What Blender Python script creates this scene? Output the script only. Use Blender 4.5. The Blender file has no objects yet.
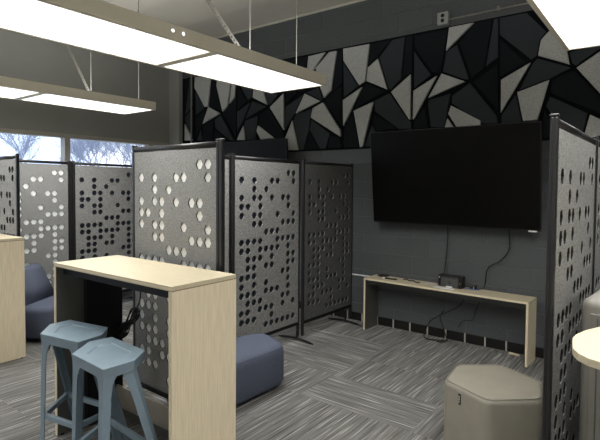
import bpy, bmesh, math, random
from mathutils import Vector, Matrix
random.seed(7)
PI = math.pi
S = bpy.context.scene
C = S.collection

# ------------------------------------------------------------------ materials
def mat(name, col, rough=0.6, metal=0.0, noise=None, bump=None, spec=0.5, emis=None, estr=0.0, grain=None):
    m = bpy.data.materials.new(name); m.use_nodes = True
    n = m.node_tree.nodes; l = m.node_tree.links
    b = n['Principled BSDF']
    b.inputs['Base Color'].default_value = (*col, 1)
    b.inputs['Roughness'].default_value = rough
    b.inputs['Metallic'].default_value = metal
    b.inputs['Specular IOR Level'].default_value = spec
    tc = n.new('ShaderNodeTexCoord')
    if noise:                                   # (scale, strength)
        nz = n.new('ShaderNodeTexNoise'); nz.inputs['Scale'].default_value = noise[0]; nz.inputs['Detail'].default_value = 3
        if grain:
            mp = n.new('ShaderNodeMapping'); mp.inputs['Scale'].default_value = grain
            l.new(tc.outputs['Object'], mp.inputs['Vector']); l.new(mp.outputs['Vector'], nz.inputs['Vector'])
        else:
            l.new(tc.outputs['Object'], nz.inputs['Vector'])
        mr = n.new('ShaderNodeMapRange'); mr.inputs['From Min'].default_value = .3; mr.inputs['From Max'].default_value = .7
        mr.inputs['To Min'].default_value = 1 - noise[1]; mr.inputs['To Max'].default_value = 1 + noise[1]
        l.new(nz.outputs['Fac'], mr.inputs['Value'])
        vm = n.new('ShaderNodeVectorMath'); vm.operation = 'SCALE'; vm.inputs[0].default_value = col
        l.new(mr.outputs['Result'], vm.inputs['Scale']); l.new(vm.outputs['Vector'], b.inputs['Base Color'])
    if bump:
        nb = n.new('ShaderNodeTexNoise'); nb.inputs['Scale'].default_value = bump[0]; nb.inputs['Detail'].default_value = 4
        l.new(tc.outputs['Object'], nb.inputs['Vector'])
        bp = n.new('ShaderNodeBump'); bp.inputs['Strength'].default_value = bump[1]; bp.inputs['Distance'].default_value = .002
        l.new(nb.outputs['Fac'], bp.inputs['Height']); l.new(bp.outputs['Normal'], b.inputs['Normal'])
    if emis:
        b.inputs['Emission Color'].default_value = (*emis, 1); b.inputs['Emission Strength'].default_value = estr
    return m

def mnode(nt, op, a, b=None):
    x = nt.nodes.new('ShaderNodeMath'); x.operation = op
    for i, v in enumerate((a, b)):
        if v is None: continue
        if isinstance(v, (int, float)): x.inputs[i].default_value = v
        else: nt.links.new(v, x.inputs[i])
    return x.outputs[0]

def block_wall(name, col, mortar, ax):
    m = mat(name, col, .55, bump=(60, .25)); nt = m.node_tree; n = nt.nodes; l = nt.links
    b = n['Principled BSDF']
    tc = n.new('ShaderNodeTexCoord'); sp = n.new('ShaderNodeSeparateXYZ'); l.new(tc.outputs['Object'], sp.inputs[0])
    cb = n.new('ShaderNodeCombineXYZ'); l.new(sp.outputs[ax], cb.inputs[0]); l.new(sp.outputs[2], cb.inputs[1])
    br = n.new('ShaderNodeTexBrick'); l.new(cb.outputs[0], br.inputs['Vector'])
    br.inputs['Scale'].default_value = 1; br.inputs['Brick Width'].default_value = .4064; br.inputs['Row Height'].default_value = .2032
    br.inputs['Mortar Size'].default_value = .0045; br.inputs['Mortar Smooth'].default_value = .6; br.offset = .5
    br.inputs['Color1'].default_value = (*col, 1); br.inputs['Color2'].default_value = (*[c*1.12 for c in col], 1); br.inputs['Mortar'].default_value = (*mortar, 1)
    nz = n.new('ShaderNodeTexNoise'); nz.inputs['Scale'].default_value = 45; l.new(tc.outputs['Object'], nz.inputs['Vector'])
    mr = n.new('ShaderNodeMapRange'); mr.inputs['To Min'].default_value = .8; mr.inputs['To Max'].default_value = 1.2
    l.new(nz.outputs['Fac'], mr.inputs['Value'])
    vm = n.new('ShaderNodeVectorMath'); vm.operation = 'SCALE'; l.new(br.outputs['Color'], vm.inputs[0]); l.new(mr.outputs[0], vm.inputs['Scale'])
    l.new(vm.outputs[0], b.inputs['Base Color'])
    bp = n.new('ShaderNodeBump'); bp.inputs['Strength'].default_value = .9; bp.inputs['Distance'].default_value = .006; bp.invert = True
    l.new(br.outputs['Fac'], bp.inputs['Height'])
    for k in n:
        if k.type == 'BUMP' and k != bp: l.new(k.outputs[0], bp.inputs['Normal'])
    l.new(bp.outputs[0], b.inputs['Normal'])
    return m

def carpet():
    m = mat('striped_carpet', (.15, .14, .13), .95, spec=.1); nt = m.node_tree; n = nt.nodes; l = nt.links
    b = n['Principled BSDF']
    tc = n.new('ShaderNodeTexCoord'); sp = n.new('ShaderNodeSeparateXYZ'); l.new(tc.outputs['Object'], sp.inputs[0])
    x, y = sp.outputs[0], sp.outputs[1]
    tx = mnode(nt, 'FLOOR', mnode(nt, 'DIVIDE', mnode(nt, 'ADD', x, 9.61), .457)); ty = mnode(nt, 'FLOOR', mnode(nt, 'DIVIDE', mnode(nt, 'ADD', y, 9.25), .457))
    cid = n.new('ShaderNodeCombineXYZ'); l.new(tx, cid.inputs[0]); l.new(ty, cid.inputs[1])
    wn = n.new('ShaderNodeTexWhiteNoise'); wn.noise_dimensions = '2D'; l.new(cid.outputs[0], wn.inputs['Vector'])
    turn = mnode(nt, 'GREATER_THAN', wn.outputs['Value'], .66)
    def streak(u, v):
        cb = n.new('ShaderNodeCombineXYZ')
        lane = mnode(nt, 'FLOOR', mnode(nt, 'MULTIPLY', u, 120.0))
        l.new(mnode(nt, 'MULTIPLY', lane, 7.31), cb.inputs[0]); l.new(mnode(nt, 'MULTIPLY', v, 2.6), cb.inputs[1]); l.new(mnode(nt, 'MULTIPLY', wn.outputs['Value'], 9.0), cb.inputs[2])
        nz = n.new('ShaderNodeTexNoise'); nz.inputs['Scale'].default_value = 1; nz.inputs['Detail'].default_value = 1; l.new(cb.outputs[0], nz.inputs['Vector'])
        return nz.outputs['Fac']
    s1 = streak(x, y); s2 = streak(y, x)
    mx = n.new('ShaderNodeMix'); mx.data_type = 'FLOAT'; l.new(turn, mx.inputs[0]); l.new(s1, mx.inputs[2]); l.new(s2, mx.inputs[3])
    rp = n.new('ShaderNodeValToRGB'); l.new(mx.outputs[0], rp.inputs[0])
    e = rp.color_ramp.elements
    e[0].position = .28; e[0].color = (.085, .083, .078, 1); e[1].position = .76; e[1].color = (.40, .40, .385, 1)
    a = e.new(.44); a.color = (.150, .146, .137, 1); a = e.new(.60); a.color = (.205, .201, .190, 1); a = e.new(.66); a.color = (.29, .285, .27, 1)
    nz = n.new('ShaderNodeTexNoise'); nz.inputs['Scale'].default_value = 260; l.new(tc.outputs['Object'], nz.inputs['Vector'])
    mr = n.new('ShaderNodeMapRange'); mr.inputs['From Min'].default_value = .3; mr.inputs['From Max'].default_value = .7; mr.inputs['To Min'].default_value = .7; mr.inputs['To Max'].default_value = 1.3
    l.new(nz.outputs['Fac'], mr.inputs['Value'])
    vm = n.new('ShaderNodeVectorMath'); vm.operation = 'SCALE'; l.new(rp.outputs[0], vm.inputs[0]); l.new(mr.outputs[0], vm.inputs['Scale'])
    l.new(vm.outputs[0], b.inputs['Base Color'])
    bp = n.new('ShaderNodeBump'); bp.inputs['Strength'].default_value = .4; bp.inputs['Distance'].default_value = .003; l.new(nz.outputs['Fac'], bp.inputs['Height']); l.new(bp.outputs[0], b.inputs['Normal'])
    return m

def glass():
    m = bpy.data.materials.new('window_glass'); m.use_nodes = True; n = m.node_tree.nodes; l = m.node_tree.links
    n.clear(); o = n.new('ShaderNodeOutputMaterial'); t = n.new('ShaderNodeBsdfTransparent'); g = n.new('ShaderNodeBsdfGlossy'); g.inputs['Roughness'].default_value = .02
    t.inputs[0].default_value = (.93, .96, 1, 1)
    x = n.new('ShaderNodeMixShader'); x.inputs[0].default_value = .06
    l.new(t.outputs[0], x.inputs[1]); l.new(g.outputs[0], x.inputs[2]); l.new(x.outputs[0], o.inputs[0]); return m

M = dict(
 wall_far=mat('white_paint', (.7, .69, .66), .8, noise=(3, .03)),
 wall=block_wall('charcoal_painted_block', (.076, .084, .088), (.135, .14, .138), 0),
 wall_grey=mat('grey_painted_plaster', (.30, .30, .28), .8, noise=(3, .04), bump=(80, .2)),
 pil=mat('pale_grey_paint', (.34, .345, .33), .7, noise=(4, .03)),
 ceil=mat('cream_painted_deck', (.52, .49, .42), .8, noise=(2, .05)),
 carpet=carpet(),
 base=mat('black_vinyl', (.006, .006, .006), .45, noise=(30, .2)),
 strip=mat('aluminium_joint', (.42, .40, .35), .5, noise=(50, .1)),
 wood=mat('pale_maple_laminate', (.74, .64, .46), .5, noise=(9, .09), grain=(14, 14, .7)),
 wood_top=mat('pale_maple_top', (.57, .50, .35), .42, noise=(9, .07), grain=(.7, 14, 14)),
 edge=mat('wood_edge_band', (.75, .65, .46), .5, noise=(20, .05)),
 ply=mat('brown_edge_line', (.27, .19, .12), .6, noise=(20, .1)),
 inner=mat('dark_grey_laminate', (.085, .085, .077), .55, noise=(8, .06)),
 hole_wall=mat('hole_wall_shade', (.03, .03, .03), .95, spec=.1, noise=(100, .2)),  # dark band inside the holes: shade put into the felt's colour
 black=mat('black_powder_coat', (.010, .010, .011), .5, spec=.2, noise=(40, .15)),
 post=mat('gunmetal_tube', (.020, .020, .020), .36, metal=.2, noise=(30, .08)),
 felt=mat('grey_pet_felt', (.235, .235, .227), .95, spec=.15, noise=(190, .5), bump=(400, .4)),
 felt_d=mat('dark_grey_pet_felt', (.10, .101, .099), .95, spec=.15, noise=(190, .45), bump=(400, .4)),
 ins_w=mat('white_insert', (.95, .95, .92), .6, noise=(30, .03)),
 ins_d=mat('navy_insert', (.012, .015, .024), .4, noise=(20, .2)),
 ins_g=mat('dark_grey_insert', (.03, .033, .037), .7, noise=(20, .2)),
 tl=mat('light_grey_felt_tile', (.47, .48, .47), .95, spec=.1, noise=(170, .4), bump=(300, .4)),
 tk=mat('black_felt_tile', (.012, .015, .018), .95, spec=.15, noise=(200, .25), bump=(300, .3)),
 tm=mat('charcoal_felt_tile', (.042, .049, .056), .95, spec=.15, noise=(200, .25), bump=(300, .3)),
 board=mat('dark_backing_felt', (.006, .007, .008), .95, spec=.1, noise=(100, .2)),
 lamp=mat('beige_lamp_housing', (.86, .81, .69), .5, noise=(6, .03)),
 dif=mat('prismatic_diffuser', (.9, .9, .9), .4, emis=(1.0, .99, .965), estr=1, noise=(300, .04)),
 up=mat('added_uplight', (.9, .9, .9), .5, emis=(1.0, 1.0, .98), estr=5, noise=(100, .03)),  # glow added on the lamp tops to brighten ceiling and mural
 wire=mat('pale_painted_wire', (.26, .25, .22), .5, noise=(30, .1)),
 screen=mat('black_glass_screen', (.004, .0038, .0038), .3, spec=.12, noise=(8, .2)),
 bezel=mat('black_plastic', (.008, .008, .008), .35, noise=(40, .2)),
 white=mat('white_plastic', (.8, .8, .8), .4, noise=(30, .03)),
 stool=mat('blue_grey_moulded_plastic', (.20, .27, .322), .48, noise=(14, .05), bump=(500, .12)),
 vinyl=mat('beige_grey_vinyl', (.26, .243, .197), .55, noise=(12, .05), bump=(220, .3)),
 blue=mat('slate_blue_fabric', (.098, .112, .155), .9, spec=.2, noise=(240, .3), bump=(300, .4)),
 cab=mat('warm_grey_moulded_shell', (.20, .19, .165), .5, noise=(20, .04)),
 rail=mat('brushed_steel', (.46, .42, .36), .45, metal=.4, noise=(12, .08)),
 frame=mat('grey_window_frame', (.42, .39, .33), .5, noise=(10, .06)),
 cable=mat('black_cable', (.008, .008, .008), .4, noise=(40, .2)),
 boxg=mat('grey_plate', (.065, .068, .066), .5, noise=(40, .1)),
 pink=mat('pink_card', (.75, .42, .33), .7, noise=(40, .05)), cyan=mat('pale_blue_card', (.45, .66, .72), .7, noise=(40, .05)),
 paper=mat('white_paper', (.85, .86, .88), .7, noise=(40, .03)), bluep=mat('blue_plastic', (.05, .11, .35), .4, noise=(40, .1)),
 orange=mat('orange_plastic', (.55, .28, .08), .4, noise=(40, .1)),
 glass=glass(),
 bark=mat('hazy_bark', (.34, .37, .46), .9, noise=(5, .15)),  # bluish bark: distance haze put into its colour
 lawn=mat('pale_winter_ground', (.30, .31, .27), .95, noise=(.5, .2)),
)
LAMP_E = 1.8
LAMP_W = 14.5
M['dif'].node_tree.nodes['Principled BSDF'].inputs['Emission Strength'].default_value = LAMP_E

nt = M['ins_w'].node_tree; pb = nt.nodes['Principled BSDF']; tr = nt.nodes.new('ShaderNodeBsdfTranslucent'); tr.inputs[0].default_value = (.85, .85, .82, 1)
mx = nt.nodes.new('ShaderNodeMixShader'); mx.inputs[0].default_value = .3; out = nt.nodes['Material Output']
nt.links.new(pb.outputs[0], mx.inputs[1]); nt.links.new(tr.outputs[0], mx.inputs[2]); nt.links.new(mx.outputs[0], out.inputs[0])
# ------------------------------------------------------------------ builders
class B:
    def __init__(s): s.bm = bmesh.new()
    def box(s, x0, x1, y0, y1, z0, z1, bev=0, mtx=None, seg=2, mi=0):
        t = bmesh.new(); bmesh.ops.create_cube(t, size=1)
        for v in t.verts: v.co = Vector(((x0+x1)/2 + v.co.x*(x1-x0), (y0+y1)/2 + v.co.y*(y1-y0), (z0+z1)/2 + v.co.z*(z1-z0)))
        if bev: bmesh.ops.bevel(t, geom=t.edges[:], offset=bev, segments=seg, affect='EDGES', profile=.5)
        return s.merge(t, mtx, mi)
    def merge(s, t, mtx=None, mi=0):
        if mtx: t.transform(mtx)
        for f in t.faces: f.material_index = mi
        me = bpy.data.meshes.new('t'); t.to_mesh(me); t.free(); s.bm.from_mesh(me); bpy.data.meshes.remove(me); return s
    def prism(s, pts, z0, z1, bev=0, mtx=None, mi=0, top=None, seg=2):
        """pts: plan outline; top: other outline for the upper face"""
        t = bmesh.new(); n = len(pts)
        a = [t.verts.new((p[0], p[1], z0)) for p in pts]; b = [t.verts.new((p[0], p[1], z1)) for p in (top or pts)]
        t.faces.new(a[::-1]); t.faces.new(b)
        for i in range(n): t.faces.new((a[i], a[(i+1) % n], b[(i+1) % n], b[i]))
        bmesh.ops.recalc_face_normals(t, faces=t.faces[:])
        if bev: bmesh.ops.bevel(t, geom=t.edges[:], offset=bev, segments=seg, affect='EDGES', profile=.5)
        return s.merge(t, mtx, mi)
    def tube(s, pts, r, n=8, mi=0):
        t = bmesh.new(); pts = [Vector(p) for p in pts]; rings = []
        up = Vector((0, 0, 1))
        prev = None
        for i, p in enumerate(pts):
            d = ((pts[i+1] if i < len(pts)-1 else p) - (pts[i-1] if i else p)).normalized()
            if prev is None:
                a = d.cross(up if abs(d.z) < .9 else Vector((1, 0, 0))).normalized()
            else:
                a = (prev - d*prev.dot(d)).normalized()
            prev = a; b = d.cross(a); rr = r[i] if isinstance(r, (list, tuple)) else r
            rings.append([t.verts.new(p + a*math.cos(2*PI*k/n)*rr + b*math.sin(2*PI*k/n)*rr) for k in range(n)])
        for q, w in zip(rings, rings[1:]):
            for k in range(n): t.faces.new((q[k], q[(k+1) % n], w[(k+1) % n], w[k]))
        t.faces.new(rings[0][::-1]); t.faces.new(rings[-1])
        bmesh.ops.recalc_face_normals(t, faces=t.faces[:])
        for f in t.faces: f.smooth = len(f.verts) == 4
        return s.merge(t, None, mi)
    def done(s, name, m, parent=None, smooth=False):
        me = bpy.data.meshes.new(name); s.bm.to_mesh(me); s.bm.free()
        for k in (m if isinstance(m, (list, tuple)) else [m]): me.materials.append(M[k])
        if smooth:
            for f in me.polygons: f.use_smooth = True
            try: me.set_sharp_from_angle(angle=math.radians(40))
            except Exception: pass
        o = bpy.data.objects.new(name, me); C.objects.link(o)
        if parent: o.parent = parent
        return o
def spline(pts, k=8):
    """Catmull-Rom through the points"""
    P = [Vector(p) for p in pts]; P = [P[0]*2-P[1]] + P + [P[-1]*2-P[-2]]; out = []
    for i in range(1, len(P)-2):
        a, b, c, d = P[i-1:i+3]
        for j in range(k):
            t = j/k
            out.append(.5*((2*b) + (c-a)*t + (2*a-5*b+4*c-d)*t*t + (3*b-a-3*c+d)*t**3))
    out.append(P[-2]); return out
def tag(o, label=None, cat=None, group=None, kind=None):
    if label: o['label'] = label
    if cat: o['category'] = cat
    if group: o['group'] = group
    if kind: o['kind'] = kind
    return o
def empty(name, loc=(0, 0, 0), rz=0, label=None, cat=None, group=None):
    o = bpy.data.objects.new(name, None); C.objects.link(o); o.location = loc; o.rotation_euler = (0, 0, rz); o.empty_display_size = .1
    return tag(o, label, cat, group)
def copy_tree(o, parent=None):
    c = o.copy(); C.objects.link(c); c.parent = parent
    for ch in list(o.children): copy_tree(ch, c)
    return c
def struct(name, b, m, smooth=False): return tag(b.done(name, m, None, smooth), kind='structure')

# ------------------------------------------------------------------ setting
XL, XR, YF, ZC = -3.78, 7.2, -9.5, 3.73
struct('floor', B().box(XL-.2, XR+.2, YF-.2, .2, -.1, 0), 'carpet')
struct('wall_back', B().box(XL-.2, XR+.2, 0, .2, 0, ZC+.1), 'wall')
struct('wall_right', B().box(XR, XR+.2, YF, 0, 0, ZC+.1), 'wall_far')
struct('wall_front', B().box(XL-.2, XR+.2, YF-.2, YF, 0, ZC+.1), 'wall_far')
b = B(); b.box(XL-.2, XL, YF, 0, 0, .9); b.box(XL-.2, XL, YF, 0, 2.215, ZC+.1); b.box(XL-.2, XL, YF, -8.4, .9, 2.215)
struct('wall_left', b, 'wall_grey')
# ceiling of wide deck planks, each slightly stepped where it laps the next
b = B(); t = bmesh.new(); y = 0.; prof = []
while y > YF:
    prof += [(y, ZC-.07 if y < 0 else ZC-.02), (max(y-.645, YF), ZC)]; y -= .645
prof = [(0., ZC-.03)] + prof[1:]
vs = [[t.verts.new((x, p[0], p[1])) for p in prof] for x in (XL-.2, XR+.2)]; top = [[t.verts.new((x, yy, ZC+.12)) for yy in (0., YF)] for x in (XL-.2, XR+.2)]
for i in range(len(prof)-1): t.faces.new((vs[0][i], vs[0][i+1], vs[1][i+1], vs[1][i]))
t.faces.new((top[0][0], top[1][0], top[1][1], top[0][1]))
t.faces.new((vs[0][0], vs[1][0], top[1][0], top[0][0])); t.faces.new((vs[0][-1], top[0][1], top[1][1], vs[1][-1]))
for s_ in (0, 1): t.faces.new([vs[s_][i] for i in range(len(prof))] + [top[s_][1], top[s_][0]])
bmesh.ops.recalc_face_normals(t, faces=t.faces[:]); b.merge(t)
struct('ceiling', b, 'ceil')
struct('trim_1', B().box(XL, -3.525, -.07, 0, 0, ZC-.03, .004), 'pil')              # pale pilaster in the corner
struct('trim_2', B().box(-3.525, XR, -.022, 0, ZC-.055, ZC-.03, .003), 'ceil')       # trim along the head of the wall
b = B(); b.box(-3.525, XR, -.012, 0, 0, .094, .002, mi=0)
x = -3.4
while x < 5:
    xx = round((x+.0032)/.2032)*.2032
    b.box(xx-.008, xx+.008, -.015, -.010, .0, .094, mi=1); x += .2032
struct('baseboard_back', b, ['base', 'strip'])
struct('baseboard_left', B().box(XL, XL+.012, YF, -.07, 0, .094, .002), 'base')
# window band: openings between mullions every 1.23 m
edges = [-.02, -.385] + [-.385-.035*0-1.23*k for k in range(1, 7)]
n = 0
for a, c_ in zip(edges, edges[1:]):
    n += 1; y1, y0 = a-(.0 if n == 1 else .0), c_
    b = B()
    b.box(XL-.14, XL+.012, y0-.0, y1, 2.165, 2.215, .004); b.box(XL-.14, XL+.012, y0, y1, .9, .95, .004)
    b.box(XL-.12, XL+.004, y0, y0+.035, .95, 2.165, .004); b.box(XL-.12, XL+.004, y1-.035, y1, .95, 2.165, .004)
    w = struct('window_%d' % n, b, 'frame')
    pb = B().box(XL-.075, XL-.069, y0+.035, y1-.035, .95, 2.165).done('pane', 'glass', w)
b = B(); b.box(XL-.14, XL+.0, YF+1.1, edges[-1], .9, 2.215); struct('trim_3', b, 'frame')
struct('trim_4', B().box(XL-.0, XL+.05, edges[-1], -.07, .87, .9, .004), 'frame')
struct('ground', B().box(-160, XL-.21, -90, 110, -.6, -.5), 'lawn')

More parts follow.
